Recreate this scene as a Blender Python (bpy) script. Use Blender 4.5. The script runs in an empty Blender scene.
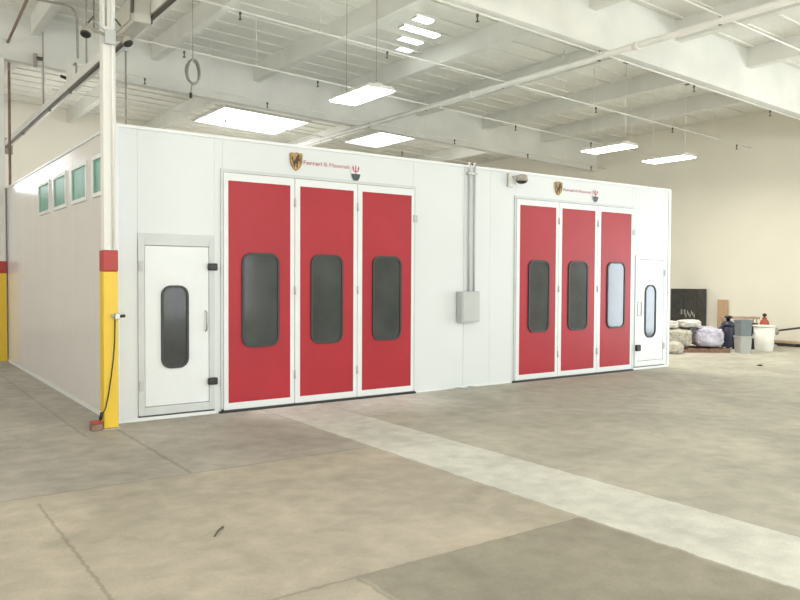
import bpy, bmesh, math, random
from mathutils import Vector, Matrix, noise
random.seed(7)
C = bpy.context.scene.collection
PI = math.pi
SL = -0.04                                   # roof falls toward +X

# ------------------------------------------------------------------ materials
def newmat(name):
    m = bpy.data.materials.new(name); m.use_nodes = True
    nt = m.node_tree; b = nt.nodes['Principled BSDF']
    return m, nt, b

def mat(name, col, rough=.5, metal=0, spec=.5, var=.06, scale=3, bump=0, bscale=40, emit=None, estr=0, coat=0):
    """plain paint / metal / plastic with a faint procedural mottling"""
    m, nt, b = newmat(name)
    tc = nt.nodes.new('ShaderNodeTexCoord')
    n = nt.nodes.new('ShaderNodeTexNoise'); n.inputs['Scale'].default_value = scale; n.inputs['Detail'].default_value = 5
    nt.links.new(tc.outputs['Object'], n.inputs['Vector'])
    r = nt.nodes.new('ShaderNodeValToRGB')
    r.color_ramp.elements[0].position = .3; r.color_ramp.elements[1].position = .7
    r.color_ramp.elements[0].color = tuple(c*(1-var) for c in col)+(1,)
    r.color_ramp.elements[1].color = tuple(min(1, c*(1+var*.5)) for c in col)+(1,)
    nt.links.new(n.outputs['Fac'], r.inputs['Fac']); nt.links.new(r.outputs['Color'], b.inputs['Base Color'])
    b.inputs['Roughness'].default_value = rough; b.inputs['Metallic'].default_value = metal
    b.inputs['Specular IOR Level'].default_value = spec
    b.inputs['Coat Weight'].default_value = coat; b.inputs['Coat Roughness'].default_value = .05
    if bump:
        n2 = nt.nodes.new('ShaderNodeTexNoise'); n2.inputs['Scale'].default_value = bscale; n2.inputs['Detail'].default_value = 4
        nt.links.new(tc.outputs['Object'], n2.inputs['Vector'])
        bp = nt.nodes.new('ShaderNodeBump'); bp.inputs['Strength'].default_value = bump; bp.inputs['Distance'].default_value = .02
        nt.links.new(n2.outputs['Fac'], bp.inputs['Height']); nt.links.new(bp.outputs['Normal'], b.inputs['Normal'])
    if emit:
        b.inputs['Emission Color'].default_value = emit+(1,); b.inputs['Emission Strength'].default_value = estr
    return m

M = dict(
 booth   = mat('booth_white_panel', (.70,.735,.745), .36, spec=.35, var=.03, scale=.6),
 side    = mat('booth_side_panel', (.76,.735,.74), .16, var=.04, scale=.5),
 trim    = mat('booth_trim', (.76,.79,.795), .35, var=.02),
 frame   = mat('door_frame_grey', (.58,.61,.615), .4, var=.05),
 leaf    = mat('door_leaf_white', (.75,.785,.795), .35, spec=.4, var=.03),
 red     = mat('red_door_panel', (.40,.026,.038), .42, spec=.3, var=.08, scale=1.5),
 glass   = mat('dark_window', (.060,.066,.066), .10, spec=.35, var=.3, scale=2),
 gasket  = mat('window_gasket', (.035,.035,.035), .5),
 green   = mat('green_glass', (.085,.33,.25), .3, spec=.3, var=.25, scale=4),
 black   = mat('black_plastic', (.02,.02,.02), .45),
 steel   = mat('galvanised', (.5,.5,.48), .4, metal=.6, var=.2, scale=20),
 greybox = mat('grey_enclosure', (.5,.52,.52), .5),
 white   = mat('white_steel_paint', (.76,.76,.73), .45, var=.05, scale=2),
 ceil    = mat('white_timber_paint', (.79,.79,.73), .75, var=.08, scale=1.2, bump=.15, bscale=14),
 wood    = mat('white_beam_paint', (.76,.765,.72), .7, var=.10, scale=1.0, bump=.1, bscale=10),
 wall    = mat('cream_wall_paint', (.80,.775,.68), .7, var=.05, scale=.5, bump=.1, bscale=8),
 yellow  = mat('yellow_guard', (.78,.53,.035), .4, var=.05),
 redband = mat('red_band', (.42,.035,.03), .45),
 pipe    = mat('white_pipe', (.80,.80,.75), .3, var=.04),
 conduit = mat('dull_conduit', (.34,.32,.27), .5, var=.2, scale=9),
 rust    = mat('brown_pipe', (.25,.16,.12), .6, var=.3, scale=9),
 bronze  = mat('sprinkler_metal', (.10,.09,.075), .5, metal=.3),
 gold    = mat('gold_crest', (.46,.29,.10), .45, var=.4, scale=28),
 brown   = mat('crest_brown', (.07,.03,.015), .5),
 pink    = mat('sign_red', (.50,.09,.14), .5),
 paleink = mat('sign_pale_red', (.62,.30,.34), .5),
 teal    = mat('badge_dark', (.035,.07,.07), .4),
 bag     = mat('beige_sack', (.50,.47,.39), .5, var=.45, scale=9, bump=.9, bscale=22),
 bagw    = mat('white_sack', (.64,.62,.57), .45, var=.35, scale=9, bump=.5, bscale=22),
 bagl    = mat('lavender_sack', (.55,.53,.64), .45, var=.35, scale=7, bump=.5, bscale=20),
 pallet  = mat('pallet_wood', (.26,.15,.10), .7, var=.35, scale=12),
 navy    = mat('navy_plastic', (.028,.03,.062), .4),
 binl    = mat('grey_bin', (.40,.41,.39), .45),
 bind    = mat('slate_bin', (.17,.20,.21), .45),
 barrel  = mat('white_barrel', (.74,.74,.68), .35, var=.08),
 orange  = mat('orange_red_paint', (.38,.075,.03), .45),
 tan     = mat('tan_board', (.52,.36,.23), .7),
 plank   = mat('plank_wood', (.46,.31,.24), .7, var=.2, scale=8),
 dark    = mat('dark_board', (.045,.045,.04), .5, var=.4, scale=9),
 scrawl  = mat('pale_mark', (.45,.45,.42), .6),
 lampw   = mat('lamp_housing', (.72,.72,.68), .4),
 boxgrey = mat('dull_box_paint', (.50,.49,.44), .5),
 tube    = mat('lamp_diffuser', (.9,.9,.85), .4, emit=(1,.97,.86), estr=14),
 sky     = mat('skylight_acrylic', (.9,.92,.92), .5, emit=(.93,.98,1), estr=4),
 dayl    = mat('daylight_glazing', (.9,.92,.92), .3, emit=(.95,.98,1), estr=5),
)

def floor_mat():
    m, nt, b = newmat('concrete_floor'); N = nt.nodes; L = nt.links
    tc = N.new('ShaderNodeTexCoord'); sx = N.new('ShaderNodeSeparateXYZ'); L.new(tc.outputs['Object'], sx.inputs[0])
    wn = N.new('ShaderNodeTexNoise'); wn.inputs['Scale'].default_value = 9; L.new(tc.outputs['Object'], wn.inputs['Vector'])
    def math_(op, a, bb, c=None):
        n = N.new('ShaderNodeMath'); n.operation = op
        for i, v in enumerate((a, bb, c)):
            if v is None: continue
            if isinstance(v, (int, float)): n.inputs[i].default_value = v
            else: L.new(v, n.inputs[i])
        return n.outputs[0]
    wob = math_('MULTIPLY_ADD', wn.outputs['Fac'], .05, -.025)
    X = math_('ADD', sx.outputs[0], wob); Y = math_('ADD', sx.outputs[1], wob)
    def ss(v, e0, e1):
        n = N.new('ShaderNodeMapRange'); n.interpolation_type = 'SMOOTHSTEP'
        L.new(v, n.inputs['Value']); n.inputs['From Min'].default_value = e0; n.inputs['From Max'].default_value = e1
        return n.outputs[0]
    def rng(v, a, bb, w=.03):
        return math_('MULTIPLY', ss(v, a-w, a+w), math_('SUBTRACT', 1, ss(v, bb-w, bb+w)))
    def line(v, at, w=.012):
        d = math_('ABSOLUTE', math_('SUBTRACT', v, at), 0)
        return math_('SUBTRACT', 1, ss(d, w*.4, w*1.6))
    def AND(a, bb): return math_('MULTIPLY', a, bb)
    def mix(f, c1, c2, mode='MIX'):
        n = N.new('ShaderNodeMix'); n.data_type = 'RGBA'; n.blend_type = mode
        if isinstance(f, (int, float)): n.inputs[0].default_value = f
        else: L.new(f, n.inputs[0])
        for k, v in ((6, c1), (7, c2)):
            if isinstance(v, tuple): n.inputs[k].default_value = v+(1,)
            else: L.new(v, n.inputs[k])
        return n.outputs[2]
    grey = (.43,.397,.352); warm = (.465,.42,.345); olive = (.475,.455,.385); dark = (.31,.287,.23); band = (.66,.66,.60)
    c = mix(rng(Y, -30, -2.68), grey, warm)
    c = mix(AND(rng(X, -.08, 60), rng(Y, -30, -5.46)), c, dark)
    c = mix(rng(X, 2.2, 60), c, olive)
    c = mix(AND(rng(X, 1.83, 2.72), rng(Y, -40, .5)), c, band)
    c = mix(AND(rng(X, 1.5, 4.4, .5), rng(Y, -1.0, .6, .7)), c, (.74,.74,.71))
    # mottling
    def noise_(scale, det=6, dist=0.):
        n = N.new('ShaderNodeTexNoise'); n.inputs['Scale'].default_value = scale; n.inputs['Detail'].default_value = det
        n.inputs['Distortion'].default_value = dist
        L.new(tc.outputs['Object'], n.inputs['Vector']); return n.outputs['Fac']
    def ramp(v, p0, c0, p1, c1):
        r = N.new('ShaderNodeValToRGB'); e = r.color_ramp.elements
        e[0].position = p0; e[0].color = (c0,c0,c0,1); e[1].position = p1; e[1].color = (c1,c1,c1,1)
        L.new(v, r.inputs['Fac']); return r.outputs['Color']
    c = mix(1, c, ramp(noise_(.8, 7, .6), .3, .80, .7, 1.12), 'MULTIPLY')
    c = mix(1, c, ramp(noise_(5, 8, .3), .3, .86, .7, 1.10), 'MULTIPLY')
    c = mix(1, c, ramp(noise_(45, 4), .3, .93, .7, 1.04), 'MULTIPLY')
    # joints
    j = None
    for q in (AND(line(Y, -2.68), rng(X, -20, 1.83)), AND(line(Y, -5.46), rng(X, -20, 1.83)),
              AND(line(X, -1.33), rng(Y, -20, -2.9)), AND(line(X, -.06, .018), rng(Y, -2.68, .0)),
              AND(line(X, -.10), rng(Y, -20, -5.46)), line(X, 1.83, .008), line(X, 2.72, .008),
              AND(line(X, -.45, .012), rng(Y, -.6, 8))):
        j = q if j is None else math_('MAXIMUM', j, q)
    c = mix(AND(j, .42), c, (.17,.15,.12))
    # a few dark stains
    st = ramp(noise_(2.3, 3, .2), .70, 0, .78, 1)
    c = mix(AND(st, .22), c, (.12,.11,.09))
    L.new(c, b.inputs['Base Color'])
    L.new(ramp(noise_(3, 6), .3, .5, .7, .68), b.inputs['Roughness'])
    b.inputs['Specular IOR Level'].default_value = .3
    bp = N.new('ShaderNodeBump'); bp.inputs['Strength'].default_value = .12; bp.inputs['Distance'].default_value = .01
    L.new(noise_(14, 8), bp.inputs['Height']); L.new(bp.outputs['Normal'], b.inputs['Normal'])
    return m
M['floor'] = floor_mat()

# ------------------------------------------------------------------ object helpers
WL = {}
def wloc(o): return WL[o.name]
def tag(o, label=None, cat=None, group=None, kind=None):
    if label: o['label'] = label
    if cat: o['category'] = cat
    if group: o['group'] = group
    if kind: o['kind'] = kind
    return o
def thing(name, label, cat, loc, group=None):
    o = bpy.data.objects.new(name, None); C.objects.link(o); o.empty_display_size = .1
    o.location = loc; WL[o.name] = Vector(loc)
    return tag(o, label, cat, group)
def obj(name, bm, m, parent=None, smooth=False):
    """link a bmesh written in world coordinates as ONE mesh object"""
    if parent: org = wloc(parent)
    else:
        xs = [v.co for v in bm.verts]
        lo = Vector((min(v[i] for v in xs) for i in range(3))); hi = Vector((max(v[i] for v in xs) for i in range(3)))
        org = Vector(((lo.x+hi.x)/2, (lo.y+hi.y)/2, lo.z))
        if name in ('floor', 'ceiling') or name.startswith('wall'): org = Vector((0,0,0))
    bmesh.ops.translate(bm, verts=bm.verts, vec=-org)
    bmesh.ops.recalc_face_normals(bm, faces=bm.faces)
    me = bpy.data.meshes.new(name); bm.to_mesh(me); bm.free()
    ms = m if isinstance(m, (list, tuple)) else [m]
    for x in ms: me.materials.append(x)
    if smooth:
        for p in me.polygons: p.use_smooth = True
    o = bpy.data.objects.new(name, me); C.objects.link(o)
    if parent:
        o.parent = parent
    else: o.location = org
    WL[o.name] = org
    return o
def struct(name, bm, m, parent=None):
    o = obj(name, bm, m, parent)
    if not parent: o['kind'] = 'structure'
    return o
def BM(): return bmesh.new()
def bx(bm, x0, x1, y0, y1, z0, z1, bev=0, mi=0, sl=0.):
    """box; sl tilts top and bottom along X (z += sl*x)"""
    vs = [bm.verts.new((x, y, z+sl*x)) for z in (z0, z1) for y in (y0, y1) for x in (x0, x1)]
    fs = [bm.faces.new([vs[i] for i in f]) for f in ((0,2,3,1),(4,5,7,6),(0,1,5,4),(2,6,7,3),(0,4,6,2),(1,3,7,5))]
    for f in fs: f.material_index = mi
    if bev:
        es = {e for f in fs for e in f.edges}
        bmesh.ops.bevel(bm, geom=list(es), offset=bev, segments=2, affect='EDGES', profile=.5)
    return bm
def box(*a, **k): return bx(BM(), *a, **k)
def tube(bm, pts, r, n=10, closed=False, mi=0):
    pts = [Vector(p) for p in pts]; rings = []
    cnt = len(pts)
    for i, p in enumerate(pts):
        if closed: d = pts[(i+1)%cnt]-pts[i-1]
        else: d = (pts[min(i+1,cnt-1)]-pts[max(i-1,0)])
        d.normalize()
        up = Vector((0,0,1)) if abs(d.z) < .9 else Vector((1,0,0))
        a = d.cross(up).normalized(); b = a.cross(d).normalized()
        rr = r[i] if isinstance(r, (list,tuple)) else r
        rings.append([bm.verts.new(p+a*rr*math.cos(2*PI*k/n)+b*rr*math.sin(2*PI*k/n)) for k in range(n)])
    m = cnt if closed else cnt-1
    for i in range(m):
        A, B = rings[i], rings[(i+1)%cnt]
        for k in range(n):
            f = bm.faces.new((A[k], A[(k+1)%n], B[(k+1)%n], B[k])); f.smooth = True; f.material_index = mi
    if not closed:
        for R in (rings[0][::-1], rings[-1]):
            f = bm.faces.new(R); f.material_index = mi
    return bm
def lathe(bm, cx, cy, prof, n=24, mi=0):
    rings = [[bm.verts.new((cx+r*math.cos(2*PI*k/n), cy+r*math.sin(2*PI*k/n), z)) for k in range(n)] for r, z in prof]
    for A, B in zip(rings, rings[1:]):
        for k in range(n):
            f = bm.faces.new((A[k], A[(k+1)%n], B[(k+1)%n], B[k])); f.smooth = True; f.material_index = mi
    for R in (rings[0][::-1], rings[-1]): bm.faces.new(R).material_index = mi
    return bm
def rrect(x0, x1, z0, z1, r, n=6):
    pts = []
    for cx, cz, a0 in ((x1-r,z1-r,0),(x0+r,z1-r,PI/2),(x0+r,z0+r,PI),(x1-r,z0+r,3*PI/2)):
        for k in range(n+1):
            a = a0+PI/2*k/n; pts.append((cx+r*math.cos(a), cz+r*math.sin(a)))
    return pts
def prism(bm, pts, y0, y1, mi=0):
    """flat outline in the XZ plane extruded from y0 (front) to y1"""
    A = [bm.verts.new((x, y0, z)) for x, z in pts]; B = [bm.verts.new((x, y1, z)) for x, z in pts]
    bm.faces.new(A).material_index = mi; bm.faces.new(B[::-1]).material_index = mi
    n = len(pts)
    for i in range(n): bm.faces.new((A[i], B[i], B[(i+1)%n], A[(i+1)%n])).material_index = mi
    return bm
def ring(bm, out, inn, y0, y1, mi=0):
    """frame between two outlines of equal point count"""
    n = len(out)
    V = [[bm.verts.new((x, y, z)) for x, z in o] for o, y in ((out,y0),(inn,y0),(out,y1),(inn,y1))]
    for i in range(n):
        j = (i+1)%n
        for a, b in ((0,1),(1,3),(3,2),(2,0)):
            bm.faces.new((V[a][i], V[a][j], V[b][j], V[b][i])).material_index = mi
    return bm
def rectring(bm, x0, x1, z0, z1, w, y0, y1, mi=0):
    o = [(x0,z0),(x1,z0),(x1,z1),(x0,z1)]; i = [(x0+w,z0+w),(x1-w,z0+w),(x1-w,z1-w),(x0+w,z1-w)]
    return ring(bm, o, i, y0, y1, mi)

# ------------------------------------------------------------------ the setting
XL, XR, YF, YB = -9.0, 17.8, -20.0, 16.4
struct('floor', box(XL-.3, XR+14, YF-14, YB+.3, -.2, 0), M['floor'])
bm = BM()
bx(bm, XL-.3, XR+.3, YF-.3, YB+.3, 7.05, 7.2, sl=SL)
y = -7.8
while y < YB-.2:                               # the closely spaced small joists under the deck
    bx(bm, XL, XR, y-.02, y+.02, 7.02, 7.06, sl=SL); y += .61
struct('ceiling', bm, M['ceil'])
struct('wall_back', box(XL-.3, XR+.3, YB, YB+.3, 0, 7.5), M['wall'])
bm = BM()                                      # right wall with an open bay door in front of the picture
bx(bm, XR, XR+.3, -4.9, YB, 0, 6.6); bx(bm, XR, XR+.3, -7.6, -4.9, 3.4, 6.6); bx(bm, XR, XR+.3, YF, -7.6, 0, 6.6)
struct('wall_right', bm, M['wall'])
struct('wall_left', box(XL-.3, XL, YF, YB, 0, 7.5), M['wall'])
bm = BM()                                      # front wall behind the camera: three open bay doors
bx(bm, XL, XR, YF-.3, YF, 4.4, 7.3)
for a, b in ((-9,-7),(-2.4,-.6),(4,6.2),(11,17.8)): bx(bm, a, b, YF-.3, YF, 0, 4.4)
struct('wall_front', bm, M['wall'])

# skylights in the deck (daylight acrylic panels set between the joists)
def skylight(n, x0, x1, y0, y1, strips=None):
    bm = BM()
    if strips:                                 # daylight shows only in narrow strips between deep joists
        for a, b, yy in strips: bx(bm, a, b, yy, yy+.2, 7.015, 7.045, sl=SL)
    else: bx(bm, x0, x1, y0, y1, 7.015, 7.045, sl=SL)
    o = struct('window_%d' % n, bm, M['sky'])
    f = BM()
    for a, b, c, d in () if strips else ((x0-.05,x0,y0-.05,y1+.05),(x1,x1+.05,y0-.05,y1+.05),(x0,x1,y0-.05,y0),(x0,x1,y1,y1+.05)):
        bx(f, a, b, c, d, 6.98, 7.06, sl=SL)
    if strips:
        for a, b, yy in strips: bx(f, a-.02, a, yy, yy+.2, 7.01, 7.06, sl=SL); bx(f, b, b+.02, yy, yy+.2, 7.01, 7.06, sl=SL)
    struct('window_frame', f, M['white'], o)
skylight(1, 6.4, 9.2, 12.2, 14.7)
skylight(2, 11.6, 13.0, 11.4, 14.0)
skylight(3, 6.35, 7.6, 2.6, 4.75, [(6.4,6.8,2.72),(6.5,7.4,3.27),(6.85,7.4,3.85),(7.2,7.55,4.4)])
# high daylight glazing in the back wall, left of the booths
o = struct('window_4', box(-2.6, -.7, YB-.04, YB-.01, 4.3, 5.6), M['dayl'])
f = BM()
for a in (-2.66, -1.68, -.70): bx(f, a, a+.06, YB-.07, YB-.005, 4.24, 5.66)
bx(f, -2.66, -.64, YB-.07, YB-.005, 4.24, 4.30); bx(f, -2.66, -.64, YB-.07, YB-.005, 5.6, 5.66)
struct('window_frame', f, M['white'], o)

# baseboard at the right wall
struct('baseboard_right', box(XR-.03, XR, -4.9, YB, 0, .1), M['plank'])

# girders and purlins
GB, PB, DK = 6.06, 6.65, 7.05
tag(obj('roof_girder', box(-8.9, XR, -.33, -.11, GB, DK, sl=SL), M['wood']),
    'deep white roof girder crossing above the booth fronts, nearest the camera', 'beam')
tag(obj('roof_girder', box(-8.9, XR, 7.9, 8.12, GB, DK, sl=SL), M['wood']),
    'deep white roof girder farther back, above the rear edge of the booths', 'beam')
ords = ['first', 'second', 'third', 'fourth', 'fifth', 'sixth', 'seventh', 'eighth', 'ninth', 'tenth']
PX = [.55+2.44*k for k in range(7)]
for k, x in enumerate(PX):
    tag(obj('roof_purlin', box(x-.08, x+.08, -.11, 7.9, PB, DK, sl=SL), M['wood']),
        'white roof purlin between the two girders, %s one right of the steel column' % ords[k], 'beam', 'purlins between the girders')
for k, x in enumerate(PX[3:]):
    tag(obj('roof_purlin', box(x-.08, x+.08, -8.2, -.33, PB, DK, sl=SL), M['wood']),
        'white roof purlin before the near girder, %s from the left at top right' % ords[k], 'beam', 'purlins before the near girder')
n = 0
for x in PX:
    if abs(x-7.87) < .1 or abs(x-12.75) < .1: continue
    tag(obj('roof_purlin', box(x-.08, x+.08, 8.12, YB, PB, DK, sl=SL), M['wood']),
        'white roof purlin behind the far girder, %s from the left' % ords[n], 'beam', 'purlins behind the far girder'); n += 1

# ------------------------------------------------------------------ columns with coloured guards
def column(x, y, label, twin):
    t = thing('support_column', label, 'column', (x, y, 0))
    top = GB+SL*x
    bm = BM(); bx(bm, x-.07, x+.07, y-.07, y+.07, 0, top, bev=.012)
    obj('shaft', bm, M['white'], t)
    obj('yellow_guard', box(x-.082, x+.082, y-.082, y+.082, .012, 1.78, bev=.012), M['yellow'], t)
    obj('red_band', box(x-.084, x+.084, y-.084, y+.084, 1.78, 2.02, bev=.012), M['redband'], t)
    obj('base_plate', box(x-.1, x+.1, y-.1, y+.1, 0, .012), M['steel'], t)
    obj('cap_plate', box(x-.11, x+.11, y-.1, y+.1, top-.02, top), M['white'], t)
    if twin:
        obj('conduit', tube(BM(), [(x+.03, y-.083, 2.03), (x+.03, y-.083, top-.03)], .013), M['pipe'], t)
        obj('conduit', tube(BM(), [(x-.035, y-.085, 4.5), (x-.035, y-.085, top-.03)], .010), M['steel'], t)
    return t
column(-.115, -.22, 'white steel column with yellow base and red band at the near booth corner', True)
column(-.10, 7.89, 'farther steel column with yellow base at the left edge of the view', False)

# twin emergency floodlight on the near column
t = thing('emergency_light', 'twin-head emergency light clamped high on the white steel column', 'lamp', (-.115, -.33, 4.35))
obj('battery_box', box(-.175, -.055, -.345, -.297, 4.30, 4.46, bev=.01), M['greybox'], t)
for s_, ex, zz in ((-1, -.36, 4.37), (1, .05, 4.35)):
    x0 = -.115+s_*.06
    obj('arm', tube(BM(), [(x0, -.325, 4.40), ((x0+ex)/2, -.33, 4.42), (ex, -.335, zz+.05)], .016), M['conduit'], t)
    d = Vector((s_*.25, -.45, -.85)).normalized(); a = Vector((ex, -.33, zz+.055))
    hd = obj('lamp_head', tube(BM(), [a, a+d*.03, a+d*.085], [.03,.052,.06], 14), M['conduit'], t)
    obj('lens', tube(BM(), [a+d*.0855, a+d*.10], [.055,.045], 14), M['black'], hd)
    kx, k0, k1 = (-.31, 4.50, 4.58) if s_ < 0 else (-.02, 4.60, 4.53)
    obj('clip', tube(BM(), [(kx-.03, -.30, k0), (kx+.03, -.30, k1)], .011, 8), M['bronze'], t)
    obj('clip_rod', tube(BM(), [(kx, -.30, 4.55), (-.115+s_*.05, -.30, 4.45)], .005, 6), M['steel'], t)

# valve/outlet on the yellow guard with its cord and the red floor box
t = thing('outlet_box', 'small silver outlet box on the yellow column guard', 'outlet', (-.06, -.33, 1.27))
obj('body', box(-.085, -.03, -.36, -.309, 1.24, 1.31, bev=.006), M['steel'], t)
obj('plug', tube(BM(), [(-.03, -.335, 1.275), (.03, -.335, 1.28)], .018, 10), M['black'], t)
obj('knob', tube(BM(), [(-.085, -.335, 1.28), (-.115, -.335, 1.285)], .016, 10), M['greybox'], t)
t = thing('power_cord', 'thin black cord running down the yellow column to the floor', 'cord', (-.1, -.33, 0))
obj('cable', tube(BM(), [(-.075,-.318,1.24),(-.08,-.318,1.0),(-.095,-.318,.8),(-.12,-.318,.6),(-.15,-.318,.4),(-.185,-.32,.24),(-.225,-.32,.18),(-.235,-.30,.105)], .007, 8), M['black'], t)
obj('cord_grip', tube(BM(), [(-.222,-.322,.20),(-.235,-.30,.125)], .02, 10), M['black'], t)
t = thing('floor_box', 'small red-brown box on the floor against the yellow column foot', 'box', (-.28, -.27, 0))
obj('body', box(-.335, -.212, -.33, -.21, 0, .075, bev=.01), M['rust'], t)
obj('lid', box(-.33, -.217, -.325, -.215, .075, .105, bev=.008), M['redband'], t)

# ------------------------------------------------------------------ spray booths
H, XA, XB, YD = 3.5, 5.31, 10.62, 8.0
def letters(words, z, h, parent):
    """raised lettering, one mesh per word: (text, x0, x1, material)"""
    for text, x0, x1, m in words:
        cu = bpy.data.curves.new('lettering', 'FONT'); cu.body = text; cu.size = 1; cu.extrude = .01
        tmp = bpy.data.objects.new('lettering_tmp', cu); C.objects.link(tmp)
        dg = bpy.context.evaluated_depsgraph_get(); dg.update()
        me = bpy.data.meshes.new_from_object(tmp.evaluated_get(dg))
        bpy.data.objects.remove(tmp); bpy.data.curves.remove(cu)
        bm = BM(); bm.from_mesh(me); bpy.data.meshes.remove(me)
        xs = [v.co.x for v in bm.verts]; a, b = min(xs), max(xs)
        for v in bm.verts:
            v.co = (x0+(v.co.x-a)/(b-a)*(x1-x0), -.004+v.co.z*.2, z+v.co.y*h/.7)
        obj('lettering', bm, m, parent)

HORSE = [(-.30,-.62),(-.22,-.62),(-.16,-.36),(-.02,-.22),(.04,-.45),(-.02,-.66),(.10,-.66),(.14,-.44),(.16,-.18),(.22,-.02),
         (.40,.02),(.44,-.14),(.50,-.12),(.48,.10),(.28,.12),(.44,.22),(.56,.18),(.56,.26),(.40,.32),(.24,.26),(.26,.40),(.42,.42),
         (.42,.50),(.28,.60),(.20,.70),(.14,.60),(.02,.46),(-.06,.24),(-.16,.04),(-.30,-.04),(-.40,.10),(-.40,.36),(-.52,.44),
         (-.56,.30),(-.48,.04),(-.36,-.16),(-.30,-.30)]
def crest(cx, cz, w, h, parent):
    out = []
    top = h*.5
    out += [(-.5,.80),(-.42,.90),(-.2,.88),(0,.97),(.2,.88),(.42,.90),(.5,.80),(.5,.2),(.46,-.2),(.34,-.6),(.16,-.86),(0,-1),(-.16,-.86),(-.34,-.6),(-.46,-.2),(-.5,.2)]
    sc = lambda k: [(cx+x*w*k, cz+z*h*.5*k) for x, z in out]
    c = obj('crest', prism(BM(), sc(1), -.022, 0), M['gold'], parent)
    obj('crest_border', ring(BM(), sc(1.0), sc(.90), -.027, -.0225), M['gold'], c)
    obj('crest_emblem', prism(BM(), [(cx+x*w*.72, cz+.02*h+z*h*.52) for x, z in HORSE], -.028, -.0225), M['brown'], c)
    return c
def badge(cx, cz, w, h, parent):
    n = 24
    el = lambda k, a0=0, a1=2*PI, m=24: [(cx+k*w/2*math.cos(a0+(a1-a0)*i/m), cz+k*h/2*math.sin(a0+(a1-a0)*i/m)) for i in range(m+(0 if a1-a0 > 6 else 1))]
    b = obj('badge', prism(BM(), el(1), -.014, 0), M['leaf'], parent)
    obj('badge_base', prism(BM(), el(.98, PI+.12, 2*PI-.12, 16), -.019, -.0145), M['teal'], b)
    t = BM(); s = w*.9
    for pts in ([(-.05,-.1),(.05,-.1),(.05,.72),(0,.9),(-.05,.72)], [(-.30,.18),(-.22,.12),(.22,.12),(.30,.18),(.30,.24),(-.30,.24)],
                [(-.34,.2),(-.26,.2),(-.22,.55),(-.34,.78),(-.42,.58)], [(.26,.2),(.34,.2),(.42,.58),(.34,.78),(.22,.55)]):
        prism(t, [(cx+x*s*1.0, cz+z*h*.52) for x, z in pts], -.019, -.0145)
    obj('badge_trident', t, M['pink'], b)
    return b

def window(parent, x0, x1, z0, z1, r, y):
    o = rrect(x0, x1, z0, z1, r); i = rrect(x0+.03, x1-.03, z0+.03, z1-.03, r-.03)
    g = obj('window_pane', prism(BM(), rrect(x0+.02, x1-.02, z0+.02, z1-.02, r-.02), y-.008, y), M['glass'], parent)
    obj('window_gasket', ring(BM(), o, i, y-.02, y), M['gasket'], parent)

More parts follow.
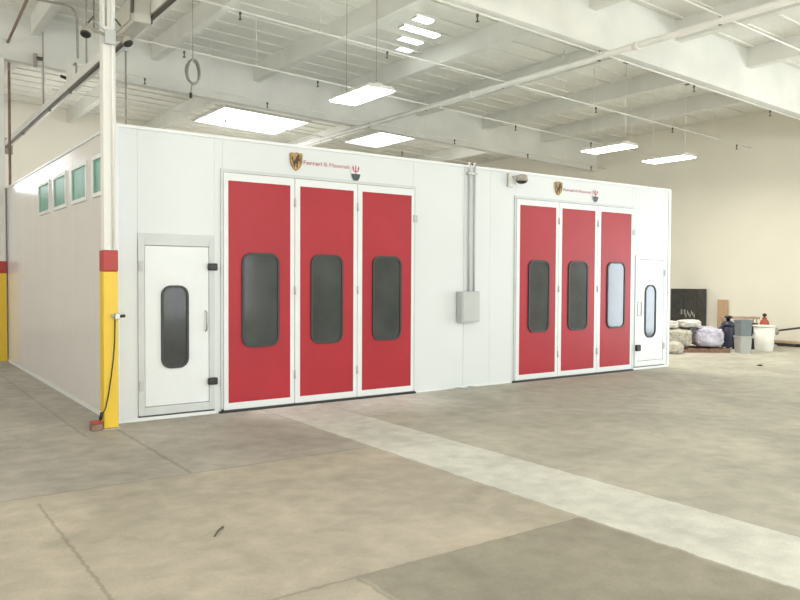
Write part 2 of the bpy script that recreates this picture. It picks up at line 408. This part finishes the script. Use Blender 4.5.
def booth(right):
    x0, x1 = (XA, XB) if right else (0, XA)
    lab = ('white spray booth unit on the right with three red doors, ending at its far corner' if right else
           'white spray booth unit on the left with three red doors and green side windows')
    t = thing('spray_booth', lab, 'spray booth', (x0, 0, 0))
    d0, d1 = (6.42, 9.44) if right else (1.33, 4.32)          # folding door opening
    # front wall: panels with fine joints, openings left for the doors
    bm = BM()
    def pan(a, b, z0=0., z1=H-.04, bev=.004): bx(bm, a, b, 0, .1, z0, z1, bev=bev)
    if right:
        pan(x0+.002, 5.86, .04); pan(5.86, d0, .04)
        pan(d0, d1, 3.05)
        pan(d1, d1+.11, .04); pan(10.49, x1-.06, .04); pan(d1+.11, 10.49, 2.18)
    else:
        pan(.06, .27, .04); pan(.27, 1.22, 2.24); pan(1.22, d0, .04)
        pan(d0, d1, 3.05); pan(d1, x1-.002, .04)
    obj('front_wall', bm, M['booth'], t)
    # top cap, base rail, corner post
    bm = BM(); bx(bm, x0, x1, -.012, .11, H-.04, H, bev=.004)
    if not right: bx(bm, -.012, .11, .11, YD, H-.04, H, bev=.004)
    else: bx(bm, x1-.11, x1+.012, .11, YD, H-.04, H, bev=.004)
    obj('top_trim', bm, M['trim'], t)
    rails = ([(x0, d0-.03, -.012, .09, 0, .04), (9.47, x1, -.012, .09, 0, .04)] if right else
             [(0, d0-.03, -.012, .09, 0, .04), (d1+.03, x1, -.012, .09, 0, .04), (-.012, .09, .09, YD, 0, .05)])
    for q in rails: obj('base_rail', box(*q), M['trim'], t)
    bm = BM()
    if right: bx(bm, x1-.06, x1+.012, -.012, .1, .04, H-.04, bev=.004)
    else: bx(bm, -.012, .06, -.012, .1, .04, H-.04, bev=.004)
    obj('corner_post', bm, M['trim'], t)
    # side wall
    bm = BM()
    if right:
        for k in range(8): bx(bm, x1-.1, x1, .1+k*.9875, .1+(k+1)*.9875, .04, H-.04, bev=.004)
    else:
        for k in range(8): bx(bm, 0, .1, .1+k*.9875, .1+(k+1)*.9875, .05, H-.04, bev=.003)
    obj('side_wall', bm, M['side'], t)
    if not right:
        obj('end_trim', box(-.03, .06, YD-.08, YD+.04, 0, H, bev=.006), M['trim'], t)
        for y0, y1 in ((.12,.87),(1.28,2.05),(2.48,3.24),(3.63,4.41)):
            f = BM()
            for a, b, c, d in ((y0-.05,y0,2.71,3.22),(y1,y1+.05,2.71,3.22),(y0,y1,2.71,2.76),(y0,y1,3.17,3.22)):
                bx(f, -.022, 0, a, b, c, d)
            w = obj('side_window', f, M['trim'], t)
            obj('green_pane', box(-.008, 0, y0, y1, 2.76, 3.17), M['green'], w)
    obj('rear_wall', box(x0+.002, x1-.002, YD-.08, YD, .04, H-.04), M['side'], t)
    obj('roof_panel', box(x0+.1 if not right else x0, x1 if not right else x1-.1, .1, YD-.08, H-.1, H-.02), M['booth'], t)
    # big door frame and threshold
    bm = BM(); bx(bm, d0-.03, d0, -.02, .08, .05, 3.09); bx(bm, d1, d1+.03, -.02, .08, .05, 3.09); bx(bm, d0, d1, -.02, .08, 3.05, 3.09)
    obj('door_frame', bm, M['frame'], t)
    obj('threshold', box(d0-.06, d1+.03, -.06, .08, 0, .028, bev=.004), M['black'], t)
    if right: R = [(6.42,7.425,6.50,7.35,6.69,7.19),(7.425,8.44,7.51,8.36,7.66,8.17),(8.44,9.44,8.53,9.38,8.69,9.20)]
    else:     R = [(1.33,2.335,1.395,2.265,1.57,2.10),(2.335,3.325,2.415,3.255,2.57,3.08),(3.325,4.32,3.405,4.265,3.57,4.08)]
    for k, (a, b, c, d, e, f) in enumerate(R):
        bm = BM(); bx(bm, a+.003, b-.003, -.03, .04, .03, 3.045, bev=.006)
        lf = obj('door_leaf', bm, M['leaf'], t)
        obj('red_panel', box(c, d, -.036, -.03, .12, 2.945, bev=.002), M['red'], lf)
        window(lf, e, f, .82, 2.04, .13, -.036)
        for z in (.42, 1.55, 2.72):
            hx = a if k else a
            if k == 1 or (k == 2):
                obj('hinge', tube(BM(), [(a, -.036, z-.055), (a, -.036, z+.055)], .014, 8), M['greybox'], lf)
        if k == 2:
            obj('edge_latch', box(b-.02, b+.05, -.045, -.031, 2.55, 2.66), M['greybox'], lf)
    # personnel door
    if right: p0, p1 = 9.55, 10.49
    else:     p0, p1 = .27, 1.22
    bm = BM(); w = .075
    bx(bm, p0, p0+w, -.02, .08, .06, 2.18, bev=.004); bx(bm, p1-w, p1, -.02, .08, .06, 2.18, bev=.004)
    bx(bm, p0+w, p1-w, -.02, .08, 2.10, 2.18, bev=.004); bx(bm, p0+w, p1-w, -.02, .08, .06, .16, bev=.004)
    if not right: bx(bm, p0, p1, -.012, .08, 2.18, 2.24)
    pf = obj('personnel_door_frame', bm, M['leaf'] if right else M['frame'], t)
    bm = BM(); bx(bm, p0+w+.004, p1-w-.004, -.015, .05, .165, 2.095, bev=.006)
    pd = obj('personnel_door', bm, M['leaf'], t)
    if right: window(pd, 9.83, 10.17, .60, 1.62, .15, -.015)
    else:     window(pd, .54, .88, .61, 1.62, .12, -.015)
    for z in (.42, 1.85):
        lx = 9.60 if right else 1.15
        if right:
            if z < 1: obj('latch', box(lx-.05, lx+.07, -.075, -.0205, z-.06, z+.06, bev=.015), M['black'], pd)
        else:
            obj('latch', box(lx-.03, lx+.09, -.075, -.0205, z-.045, z+.045, bev=.015), M['black'], pd)
        hx = 10.44 if right else p0+.03
        obj('hinge', box(hx-.025, hx+.025, -.035, -.0205, z-.06, z+.06, bev=.004), M['greybox'], pd)
    hx = 9.70 if right else 1.10
    if right:
        obj('handle', ring(BM(), rrect(9.60, 9.74, 1.02, 1.30, .03), rrect(9.62, 9.72, 1.04, 1.28, .02), -.03, -.015), M['greybox'], pd)
    else:
        hb = BM(); tube(hb, [(hx,-.016,1.05),(hx,-.06,1.07),(hx,-.06,1.28),(hx,-.016,1.30)], .011, 8)
        obj('handle', hb, M['steel'], pd)
    # crest, lettering and badge over the door
    if right:
        crest(7.42, 3.285, .17, .24, t); letters([('Ferrari', 7.56, 7.83, M['pink']), ('&', 7.86, 7.91, M['paleink']), ('Maserati', 7.94, 8.27, M['paleink'])], 3.25, .05, t); badge(8.38, 3.22, .15, .23, t)
    else:
        crest(2.36, 3.275, .18, .25, t); letters([('Ferrari', 2.48, 2.76, M['pink']), ('&', 2.79, 2.85, M['paleink']), ('Maserati', 2.88, 3.20, M['paleink'])], 3.25, .055, t); badge(3.30, 3.20, .15, .24, t)
    return t
booth(False); booth(True)

# electrical box between the booths with its two risers
t = thing('electrical_box', 'grey electrical box with two risers on the wall between both booths', 'electrical box', (5.34, -.1, 1.03))
obj('enclosure', box(5.16, 5.53, -.14, -.013, 1.04, 1.52, bev=.01), M['greybox'], t)
obj('cover', box(5.18, 5.51, -.15, -.141, 1.06, 1.50, bev=.004), M['greybox'], t)
for x in (5.385, 5.49):
    obj('conduit', tube(BM(), [(x, -.04, 1.52), (x, -.04, 3.54)], .017, 8), M['greybox'], t)
obj('strap', box(5.34, 5.53, -.062, -.0135, 3.35, 3.38), M['steel'], t)

t = thing('wall_floodlight', 'small beige floodlight on a bracket near the top of the right booth', 'lamp', (6.33, -.1, 3.3))
obj('bracket', box(6.22, 6.32, -.06, -.013, 3.22, 3.44, bev=.008), M['lampw'], t)
obj('arm', tube(BM(), [(6.29,-.05,3.38),(6.35,-.13,3.40)], .015, 8), M['steel'], t)
h = BM(); lathe(h, 6.40, -.16, [(.05,3.42),(.085,3.40),(.10,3.33),(.095,3.31)], 16)
hd = obj('lamp_head', h, M['conduit'], t)
obj('lens', lathe(BM(), 6.40, -.16, [(.09,3.309),(.07,3.285),(.03,3.27)], 16), M['black'], hd)

tag(obj('floor_cable', tube(BM(), [(4.95+.55*k/14, -.10-.10*math.sin(k*.9)*(1 if k%14 else .3), .012) for k in range(15)], .009, 6), M['greybox']),
    'thin grey cable lying on the floor against the wall between the booths', 'cable')

# ------------------------------------------------------------------ high-bay lamps
def lamp(x, y, label, zt):
    z = 4.66
    t = thing('high_bay_light', label, 'lamp', (x, y, z), 'high-bay lights')
    w, l = .27, .60
    bm = BM()
    v = [bm.verts.new((x+a*w*s, y+b*l*s2, zz)) for zz, s, s2 in ((z, 1, 1), (z+.07, .8, .94)) for a, b in ((-1,-1),(1,-1),(1,1),(-1,1))]
    bm.faces.new(v[4:8])
    for i in range(4): bm.faces.new((v[i], v[(i+1)%4], v[4+(i+1)%4], v[4+i]))
    obj('housing', bm, M['lampw'], t)
    bm = BM()
    for k in range(6):
        xx = x-w+.02+k*(2*w-.04)/6
        bx(bm, xx+.004, xx+(2*w-.04)/6-.004, y-l+.02, y+l-.02, z-.02, z+.004, bev=.008)
    obj('diffuser', bm, M['tube'], t)
    for yy in (y-.45, y+.45):
        obj('hanger_wire', tube(BM(), [(x, yy, z+.06), (x, yy, 7.05+SL*x)], .005, 6), M['conduit'] if x < 6 else M['pipe'], t)
    obj('junction_box', box(x-.07, x+.07, y-.52, y-.38, z+.07, z+.11, bev=.01), M['lampw'], t)
    obj('ceiling_hook', box(x-.05, x+.09, y-.50, y-.40, 6.93+SL*x, 7.0+SL*x, bev=.01), M['bronze'], t)
    L = bpy.data.lights.new('high_bay_or_fill_light', 'AREA'); L.shape = 'RECTANGLE'; L.size = .5; L.size_y = 1.1
    L.energy = 115; L.color = (1, .95, .84)
    lo = bpy.data.objects.new('high_bay_or_fill_light', L); C.objects.link(lo); lo.parent = t; lo.location = (0, 0, -.03)
    return t
lamp(4.22, 1.3, 'lit rectangular high-bay light hanging over the left booth by two wires', 6.8)
lamp(11.38, 2.15, 'lit high-bay light above the right booth, left of the far pair', 6.6)
lamp(13.73, 2.25, 'lit high-bay light farthest right, in front of the cream right wall', 6.5)

# ------------------------------------------------------------------ sprinkler pipes
def head(parent, x, y, z):
    bm = BM(); lathe(bm, x, y, [(.012,z-.13),(.03,z-.125),(.03,z-.115),(.012,z-.11),(.012,z-.05),(.022,z-.045),(.022,z-.015),(.014,z)], 8)
    obj('sprinkler_head', bm, M['bronze'], parent)
def zb(x): return 5.95-.042*x
t = thing('sprinkler_main', 'thick white sprinkler main running from front to back under the girders', 'pipe', (8.2, -8, 5.6))
obj('pipe', tube(BM(), [(8.2, -7.9, 5.62), (8.2, 12.0, 5.62)], .055, 14), M['pipe'], t)
for y in (-5.5, -1.0, 3.2, 7.0):
    obj('coupling', tube(BM(), [(8.2, y-.05, 5.62), (8.2, y+.05, 5.62)], .068, 14), M['pipe'], t)
for y in (-.22, 8.01): obj('hanger', tube(BM(), [(8.2, y, 5.67), (8.2, y, GB+SL*8.2)], .012, 8), M['steel'], t)
BR = [(-2.5, 'nearest the camera, before the near girder'), (-.2, 'directly beneath the near girder'), (2.25, 'first behind the near girder'),
      (4.8, 'second behind the near girder'), (7.2, 'just before the far girder'), (9.7, 'behind the far girder, passing the skylights')]
for y, where in BR:
    xa = 1.2
    t = thing('sprinkler_branch', 'thin white sprinkler pipe with small dark heads, '+where, 'pipe', (xa, y, zb(xa)), 'sprinkler branch pipes')
    dz = .10 if abs(y+.2) > .1 else .086
    obj('pipe', tube(BM(), [(xa, y, zb(xa)+dz), (17.4, y, zb(17.4)+dz)], .015, 8), M['pipe'], t)
    for k in range(6): head(t, 2.55+2.83*k, y, zb(2.55+2.83*k)+dz-.015)
    for x in (4.0, 10.0, 15.6):
        obj('hanger', tube(BM(), [(x, y, zb(x)+dz), (x, y, (GB if abs(y+.2) < .1 else DK)+SL*x)], .005, 6), M['pipe'], t)

# ------------------------------------------------------------------ long runway beam with conduit, left
t = thing('cable_runway', 'long white overhead rail with a dark conduit beneath, running back behind the steel column', 'rail', (.72, -3, 5.0))
obj('rail', box(.64, .80, -3.5, 12.6, 5.06, 5.20, bev=.01), M['white'], t)
obj('conduit', tube(BM(), [(.68, -3.5, 5.03), (.68, 12.6, 5.03)], .028, 10), M['bronze'], t)
obj('end_bracket', box(.62, .82, 12.601, 12.72, 4.85, 5.26, bev=.01), M['conduit'], t)
for y in (-.22, 8.01):
    obj('hanger', box(.69, .75, y-.03, y+.03, 5.20, GB+SL*.72), M['white'], t)
for y in (.8, 2.9, 5.4, 7.2, 10.2):
    obj('clamp', box(.655, .705, y-.03, y+.03, 4.985, 5.06, bev=.006), M['bronze'], t)
t = thing('rail_junction_box', 'large pale grey box on the side of the overhead rail right of the column', 'electrical box', (.58, 1.1, 4.95))
obj('body', box(.42, .638, .62, 1.60, 4.92, 5.26, bev=.02), M['boxgrey'], t)
obj('handle', box(.395, .42, .60, .68, 5.03, 5.22, bev=.008), M['bronze'], t)
obj('cover', box(.405, .42, .75, 1.5, 4.97, 5.2, bev=.006), M['boxgrey'], t)
t = thing('conduit_drop', 'thin conduit dropping from the overhead rail to the left booth roof', 'pipe', (.85, 2.6, 3.5))
x, y = .90, 2.7
obj('pipe', tube(BM(), [(x, y, 3.49), (x, y, 5.2)], .014, 8), M['conduit'], t)
obj('fitting', box(x-.06, x+.03, y-.04, y+.04, 5.12, 5.22, bev=.006), M['greybox'], t)
# hose coil
t = thing('hose_coil', 'coiled dark cable hanging in a loop from the roof over the left booth', 'cable', (2.42, 4, 4.9))
bm = BM(); pts = []
for k in range(66):
    a = 2*PI*k/22+PI/2; pts.append((2.42+.12*math.cos(a)+.012*math.sin(k*.37), 4+.03*(k/22-1.5), 5.34+.21*math.sin(a)+.012*math.cos(k*.6)))
tube(bm, pts, .016, 8); obj('coil', bm, M['conduit'], t)
obj('hanging_line', tube(BM(), [(2.42, 4, 5.55), (2.42, 4, DK+SL*2.42)], .007, 6), M['conduit'], t)
obj('tail', tube(BM(), [(2.40, 4, 5.13), (2.385, 4, 5.0), (2.38, 4, 4.95)], .010, 6), M['conduit'], t)
obj('plug', tube(BM(), [(2.38, 4, 4.97), (2.38, 4, 4.88)], .026, 8), M['black'], t)

# pipes in the upper left
def bent(name, label, cat, pts, r, m):
    return tag(obj(name, tube(BM(), pts, r, 8), m), label, cat)
bent('conduit_elbow', 'bent brown conduit coming down beside the far left column', 'pipe',
     [(-1.6,8.2,6.40),(-.2,8.2,6.40),(-.02,8.2,6.40),(.06,8.2,6.37),(.10,8.2,6.28),(.11,8.2,6.1),(.11,8.2,3.0),(.11,8.2,0)], .026, M['rust'])
bent('conduit_elbow', 'bent grey conduit with a rounded corner, hanging left of the column head', 'pipe',
     [(.05,5.6,6.60),(.36,5.6,6.60),(.64,5.6,6.60),(.76,5.6,6.58),(.83,5.6,6.50),(.85,5.6,6.40),(.86,5.6,5.68)], .022, M['conduit'])
bent('vertical_conduit', 'straight thin conduit from roof to rail beside the left emergency lamp head', 'pipe',
     [(.72,4.35,DK+.01+SL*.72),(.72,4.35,5.20)], .016, M['conduit'])
bent('vertical_conduit', 'short thin conduit hanging just left of the column shaft', 'pipe',
     [(1.24,6.0,DK+SL*1.24),(1.24,6.0,6.41)], .018, M['conduit'])
bent('sloping_pipe', 'dark brown pipe running away under the roof at the top left corner', 'pipe',
     [(-.16,3.9,6.40),(-.05,5.13,6.40),(.06,8.15,6.40)], .028, M['rust'])
t = thing('wall_cabinet', 'small white electrical cabinet above the overhead rail left of the column', 'electrical box', (.66, 5.3, 5.2))
obj('body', box(.645, .76, 5.15, 5.52, 5.205, 5.50, bev=.01), M['white'], t)
obj('gland', tube(BM(), [(.62,5.85,5.38),(.70,5.80,5.34)], .028, 8), M['black'], t)
obj('gland_pipe', tube(BM(), [(.70,5.80,5.34),(.70,5.52,5.34)], .01, 8), M['conduit'], t)
obj('conduit', tube(BM(), [(.70,5.0,5.205),(.70,5.0,5.40),(.70,5.04,5.44),(.70,5.15,5.44)], .018, 8), M['conduit'], t)
t = thing('pendant_bracket', 'dark bracket on a thin drop rod high at the upper left', 'bracket', (.70, 7.6, 5.205))
obj('rod', tube(BM(), [(.67,7.75,5.205),(.67,7.75,DK+SL*.67)], .013, 8), M['conduit'], t)
obj('bracket', box(.54,.66,7.71,7.79,6.10,6.16), M['bronze'], t)
obj('plate', box(.50,.56,7.71,7.79,5.95,6.22), M['conduit'], t)

# ------------------------------------------------------------------ clutter by the right wall
U = Vector((.814, -.581, 0)); V = Vector((.581, .814, 0)); O = Vector((13.88, 1.72, 0))
def at(u, v, w=0): return O+U*u+V*v+Vector((0,0,w))
def sack(label, u, v, w, a, b, c, m, seed, tilt=0., turn=0., e=.55):
    """plastic sack: a squashed, crinkled pillow; a,b,c are half sizes"""
    bm = BM(); bmesh.ops.create_icosphere(bm, subdivisions=5, radius=1)
    R = Matrix.Rotation(turn, 3, 'Z') @ Matrix.Rotation(tilt, 3, 'Y')
    for q in bm.verts:
        d = q.co.copy()
        p = Vector((math.copysign(abs(d.x)**e, d.x), math.copysign(abs(d.y)**e, d.y), math.copysign(abs(d.z)**(e+.15), d.z)))
        s = Vector((seed*3.1, seed*1.7, seed))
        k = 1+.11*noise.noise(d*2.0+s)+.12*abs(noise.noise(d*4+s))-.10*abs(noise.noise(d*8+s))-.05*abs(noise.noise(d*17+s))
        # gathered ends
        k *= 1-.10*abs(d.x)**6
        p = Vector((p.x*a, p.y*b, p.z*c))*k
        p.z = max(p.z, -c*.93)
        p = R @ p
        q.co = at(u, v, w)+U*p.x+V*p.y+Vector((0,0,p.z))
    o = obj('sack', bm, m, None, smooth=True)
    return tag(o, label, 'sack', 'sacks heaped by the right wall')
# pallet
t = thing('pallet', 'low brown wooden pallet under the heaped sacks', 'pallet', at(.2, 0))
for k in range(3):
    bm = BM(); bx(bm, -.75, .66, -.04, .04, 0, .07)
    for q in bm.verts: q.co = at(.16+q.co.x, -.40+.38*k+q.co.y, q.co.z)
    obj('runner', bm, M['pallet'] , t)
for k in range(6):
    bm = BM(); bx(bm, -.10, .10, -.45, .45, .07, .09)
    for q in bm.verts: q.co = at(-.62+.265*k+q.co.x, -.02+q.co.y, q.co.z)
    obj('deck_board', bm, M['pallet'], t)
sack('crumpled beige sack filling the left half of the heap, on the pallet', -.37, -.02, .325, .37, .38, .215, M['bag'], 1, 0, 0, .5)
sack('big lavender-white sack at the right end of the heap', .42, -.02, .345, .345, .38, .235, M['bagl'], 4, 0, 0, .5)
sack('beige sack lying on top of the heap at the left', -.58, .0, .65, .29, .30, .09, M['bagw'], 7, .05, 0, .5)
sack('flat white sack lying on top of the heap at its middle', .0, .02, .665, .25, .28, .085, M['bagw'], 6, -.05, 0, .5)
sack('small crumpled beige sack on the floor before the heap at its left', -.66, -.72, .14, .25, .18, .14, M['bag'], 12, 0, 0, .55)

# navy upright vacuum
c = at(1.22, .62)
t = thing('shop_vacuum', 'dark navy upright vacuum with a hose arm, right of the sacks', 'vacuum', c)
obj('drum', lathe(BM(), c.x, c.y, [(.15,.05),(.17,.10),(.17,.52),(.15,.56)], 20), M['navy'], t)
obj('motor_head', lathe(BM(), c.x, c.y, [(.165,.56),(.165,.62),(.12,.68),(.06,.70)], 20), M['navy'], t)
obj('carry_handle', lathe(BM(), c.x, c.y, [(.045,.70),(.05,.76),(.10,.78),(.10,.81),(.04,.83)], 14), M['black'], t)
p = [c+Vector((0,0,.62)), c-U*.14-V*.05+Vector((0,0,.60)), c-U*.24-V*.08+Vector((0,0,.52)), c-U*.30-V*.1+Vector((0,0,.50))]
obj('hose', tube(BM(), p, .03, 8), M['navy'], t)
for a in (.4, 1.97, 3.54, 5.1):
    q = c+Vector((.13*math.cos(a), .13*math.sin(a), .03))
    obj('caster', tube(BM(), [q+Vector((-.012,0,0)), q+Vector((.012,0,0))], .03, 10), M['black'], t)

def tub(name, label, cx, cy, r0, r1, h, m, rimm, grp=None, z0=0):
    t = thing(name, label, 'bin', (cx, cy, z0), grp)
    obj('tub', lathe(BM(), cx, cy, [(r0*.96,z0),(r0,z0+.015),(r1,z0+h),(r1-.012,z0+h),(r0-.012,z0+.05),(.02,z0+.04)], 28), m, t)
    bm = BM(); tube(bm, [(cx+(r1+.008)*math.cos(2*PI*k/28), cy+(r1+.008)*math.sin(2*PI*k/28), z0+h-.012) for k in range(28)], .016, 8, closed=True)
    obj('rim', bm, rimm, t)
    return t
cw = (15.47, .72)
t = tub('round_bin', 'large white round tub, rightmost of the bins', cw[0], cw[1], .205, .245, .62, M['barrel'], M['barrel'])
for s in (-1, 1):
    q = Vector((cw[0], cw[1], .36))+U*s*.235
    obj('handle', tube(BM(), [q+Vector((0,0,.06)), q+U*s*.03+Vector((0,0,.045)), q+U*s*.03-Vector((0,0,.045)), q-Vector((0,0,.06))], .014, 8), M['barrel'], t)
def sqbin(label, cx, cy, w0, w1, z0, z1, m, grp):
    t = thing('square_bin', label, 'bin', (cx, cy, z0), grp)
    ang = math.atan2(U.y, U.x)+.12
    R = Matrix.Rotation(ang, 3, 'Z')
    def ringv(bm, w, z, r=.03):
        return [bm.verts.new(Vector((cx, cy, z))+R @ Vector((a, b, 0))) for a, b in rrect(-w/2, w/2, -w/2, w/2, r)]
    bm = BM(); rs = [ringv(bm, w0, z0), ringv(bm, w1, z1), ringv(bm, w1-.02, z1), ringv(bm, w0-.02, z0+.02)]
    n = len(rs[0])
    for A, B in zip(rs, rs[1:]):
        for k in range(n): bm.faces.new((A[k], A[(k+1)%n], B[(k+1)%n], B[k]))
    bm.faces.new(rs[0][::-1]); bm.faces.new(rs[-1])
    obj('tub', bm, m, t)
    bm = BM(); rs = [ringv(bm, w1+.001, z1-.04), ringv(bm, w1+.03, z1-.035), ringv(bm, w1+.03, z1), ringv(bm, w1+.001, z1)]
    for A, B in zip(rs, rs[1:]+rs[:1]):
        for k in range(n): bm.faces.new((A[k], A[(k+1)%n], B[(k+1)%n], B[k]))
    obj('rim', bm, m, t)
sqbin('light grey square bin standing on the floor beneath the slate bin', 14.57, .74, .27, .30, 0, .40, M['binl'], 'stacked grey bins')
sqbin('slate grey square bin stacked on the light grey bin', 14.57, .74, .27, .30, .40, .78, M['bind'], 'stacked grey bins')
tub('round_bin', 'dark navy tub standing between the grey bins and the white tub', 15.72, 1.2, .13, .155, .64, M['navy'], M['navy'])
c = Vector((16.2, 1.12, 0))
t = thing('gas_canister', 'orange-red canister with a dark knob behind the white tub', 'canister', c)
obj('body', lathe(BM(), c.x, c.y, [(.10,0),(.115,.02),(.115,.62),(.09,.70),(.05,.73)], 20), M['orange'], t)
obj('collar', lathe(BM(), c.x, c.y, [(.05,.731),(.06,.74),(.06,.77),(.03,.78)], 14), M['orange'], t)
obj('knob', lathe(BM(), c.x, c.y, [(.025,.781),(.025,.80),(.05,.81),(.05,.86),(.02,.88)], 14), M['black'], t)
t = thing('plank', 'pinkish wooden plank on trestle legs behind the grey bins', 'plank', (16.2, 1.9, 0))
pa, pb = Vector((15.95, 2.15, 0)), Vector((16.75, 1.6, 0))
d = (pb-pa).normalized(); nn = Vector((-d.y, d.x, 0)); Lp = (pb-pa).length
bm = BM(); bx(bm, 0, Lp, -.12, .12, .70, .76)
for q in bm.verts: q.co = pa+d*q.co.x+nn*q.co.y+Vector((0,0,q.co.z))
obj('board', bm, M['plank'], t)
for s in (.08, Lp-.08):
    for e in (-.09, .09):
        q = pa+d*s+nn*e
        obj('leg', tube(BM(), [q, q+Vector((0,0,.70))], .018, 8), M['plank'], t)
t = thing('tan_panel', 'narrow tan board standing against the right wall', 'board', (17.6, 3.3, 0))
obj('board', box(17.70, 17.76, 3.05, 3.35, .01, 1.15, bev=.004), M['tan'], t)
obj('foot', box(17.58, 17.765, 3.03, 3.37, 0, .01), M['tan'], t)
t = thing('dark_cabinet', 'dark cabinet with faint pale marks standing by the right wall behind the sacks', 'cabinet', (17.5, 4.2, 0))
obj('carcass', box(17.30, 17.74, 3.72, 4.62, .04, 1.45, bev=.01), M['dark'], t)
for a, b in ((3.735, 4.165), (4.175, 4.605)):
    dd = obj('door', box(17.28, 17.299, a, b, .07, 1.43, bev=.004), M['dark'], t)
    obj('handle', box(17.25, 17.28, (b-.06 if a < 4 else a+.03), (b-.03 if a < 4 else a+.06), .7, .85), M['steel'], dd)
bm = BM()
for k in range(7):
    yy = 3.80+.045*k; z = .62+.05*(k % 3)
    bx(bm, 17.272, 17.2795, yy, yy+.022, z, z+.10)
obj('pale_marks', bm, M['scrawl'], t)
obj('plinth', box(17.34, 17.72, 3.76, 4.58, 0, .04), M['black'], t)
# pole leaning against the wall, with fittings, and lumber on the floor
t = thing('leaning_pole', 'dark pole leaning on a grey stand at the right edge', 'pole', (17.0, .8, 0))
obj('pole', tube(BM(), [(16.95, 1.25, .40), (17.60, -.2, .68)], .025, 8), M['bronze'], t)
obj('stand', lathe(BM(), 16.88, 1.25, [(.10,0),(.10,.03),(.03,.06),(.03,.28),(.12,.32),(.14,.40),(.10,.47),(.03,.50)], 14), M['conduit'], t)
obj('prop', tube(BM(), [(17.5, .02, .635), (17.62, .02, 0.0)], .016, 8), M['bronze'], t)
t = thing('lumber_plank', 'long pale plank on dark blocks along the foot of the right wall', 'plank', (17.3, 0, 0))
obj('board', box(17.14, 17.42, -3.4, 1.75, .08, .13, bev=.006), M['tan'], t)
for y in (-2.8, -.9, 1.2): obj('block', box(17.15, 17.41, y-.4, y+.4, 0, .08), M['dark'], t)

# small litter on the floor
bm = BM(); tube(bm, [(-.51,-4.352,.006),(-.452,-4.272,.011),(-.39,-4.203,.006)], .006, 6)
tag(obj('stick', bm, M['bronze']), 'short dark stick lying alone on the concrete in the foreground', 'stick')
for (x, y, r, lab) in ((12.3,-.95,.05,'small dark scrap on the floor beyond the right booth'),(13.2,-1.55,.045,'small dark scrap on the floor toward the right edge')):
    bm = BM(); bmesh.ops.create_icosphere(bm, subdivisions=2, radius=1)
    for q in bm.verts:
        k = 1+.4*noise.noise(q.co*2+Vector((x,y,0))); q.co = Vector((x+q.co.x*r*1.4*k, y+q.co.y*r*k, max(0, .012+q.co.z*.014*k)))
    tag(obj('debris_scrap', bm, M['dark']), lab, 'debris')

# ------------------------------------------------------------------ light
w = bpy.data.worlds.new('daylight'); bpy.context.scene.world = w; w.use_nodes = True
bg = w.node_tree.nodes['Background']; bg.inputs[0].default_value = (.90,.96,1,1); bg.inputs[1].default_value = 1.6
def area(name, loc, rot, sx, sy, e, col=(1,1,1)):
    L = bpy.data.lights.new(name, 'AREA'); L.shape = 'RECTANGLE'; L.size = sx; L.size_y = sy; L.energy = e; L.color = col
    o = bpy.data.objects.new(name, L); C.objects.link(o); o.location = loc; o.rotation_euler = rot; return o
def point(name, loc, e, r=.4, col=(1,.98,.94)):
    L = bpy.data.lights.new(name, 'POINT'); L.energy = e; L.shadow_soft_size = r; L.color = col
    o = bpy.data.objects.new(name, L); C.objects.link(o); o.location = loc; return o
# daylight through the open bay doors
area('bay_door_daylight', (XR-.05, -6.25, 1.7), (0, PI/2, 0), 3.3, 2.6, 420, (.83,.93,1))
area('bay_door_daylight', (1.6, YF+.1, 2.2), (PI/2, 0, 0), 18, 4.2, 900, (.95,.98,1))
# unseen fill points added to brighten ceiling, walls and floor; no fixtures
for x, y in ((-6,-3),(-6,7),(-5,-12),(4,-14),(13,-14),(14.5,-7),(4.5,-10.5)):
    point('high_bay_or_fill_light', (x, y, 4.4), 300, .6)
for x, y in ((2,13),(8,13.4),(14,11)):
    point('high_bay_or_fill_light', (x, y, 5.0 if x > 4 else 4.4), 110 if x < 10 else 45, .4)

# ------------------------------------------------------------------ camera
cam = bpy.data.cameras.new('camera'); co = bpy.data.objects.new('camera', cam); C.objects.link(co)
cam.sensor_width = 36; cam.lens = 757.06/800*36; cam.clip_end = 200; cam.clip_start = .05
yaw, pit, rol = 0.618569, -0.028958, 0.0052629
f = Vector((math.sin(yaw)*math.cos(pit), math.cos(yaw)*math.cos(pit), math.sin(pit)))
r = Vector((math.cos(yaw), -math.sin(yaw), 0)); u = r.cross(f)
r2 = r*math.cos(rol)+u*math.sin(rol); u2 = u*math.cos(rol)-r*math.sin(rol)
mw = Matrix((r2, u2, -f)).transposed().to_4x4(); mw.translation = Vector((-2.39871, -9.11237, 1.72300))
co.matrix_world = mw
bpy.context.scene.camera = co
vs = bpy.context.scene.view_settings
vs.view_transform = 'Standard'; vs.look = 'None'; vs.exposure = 0.0; vs.gamma = 1.0
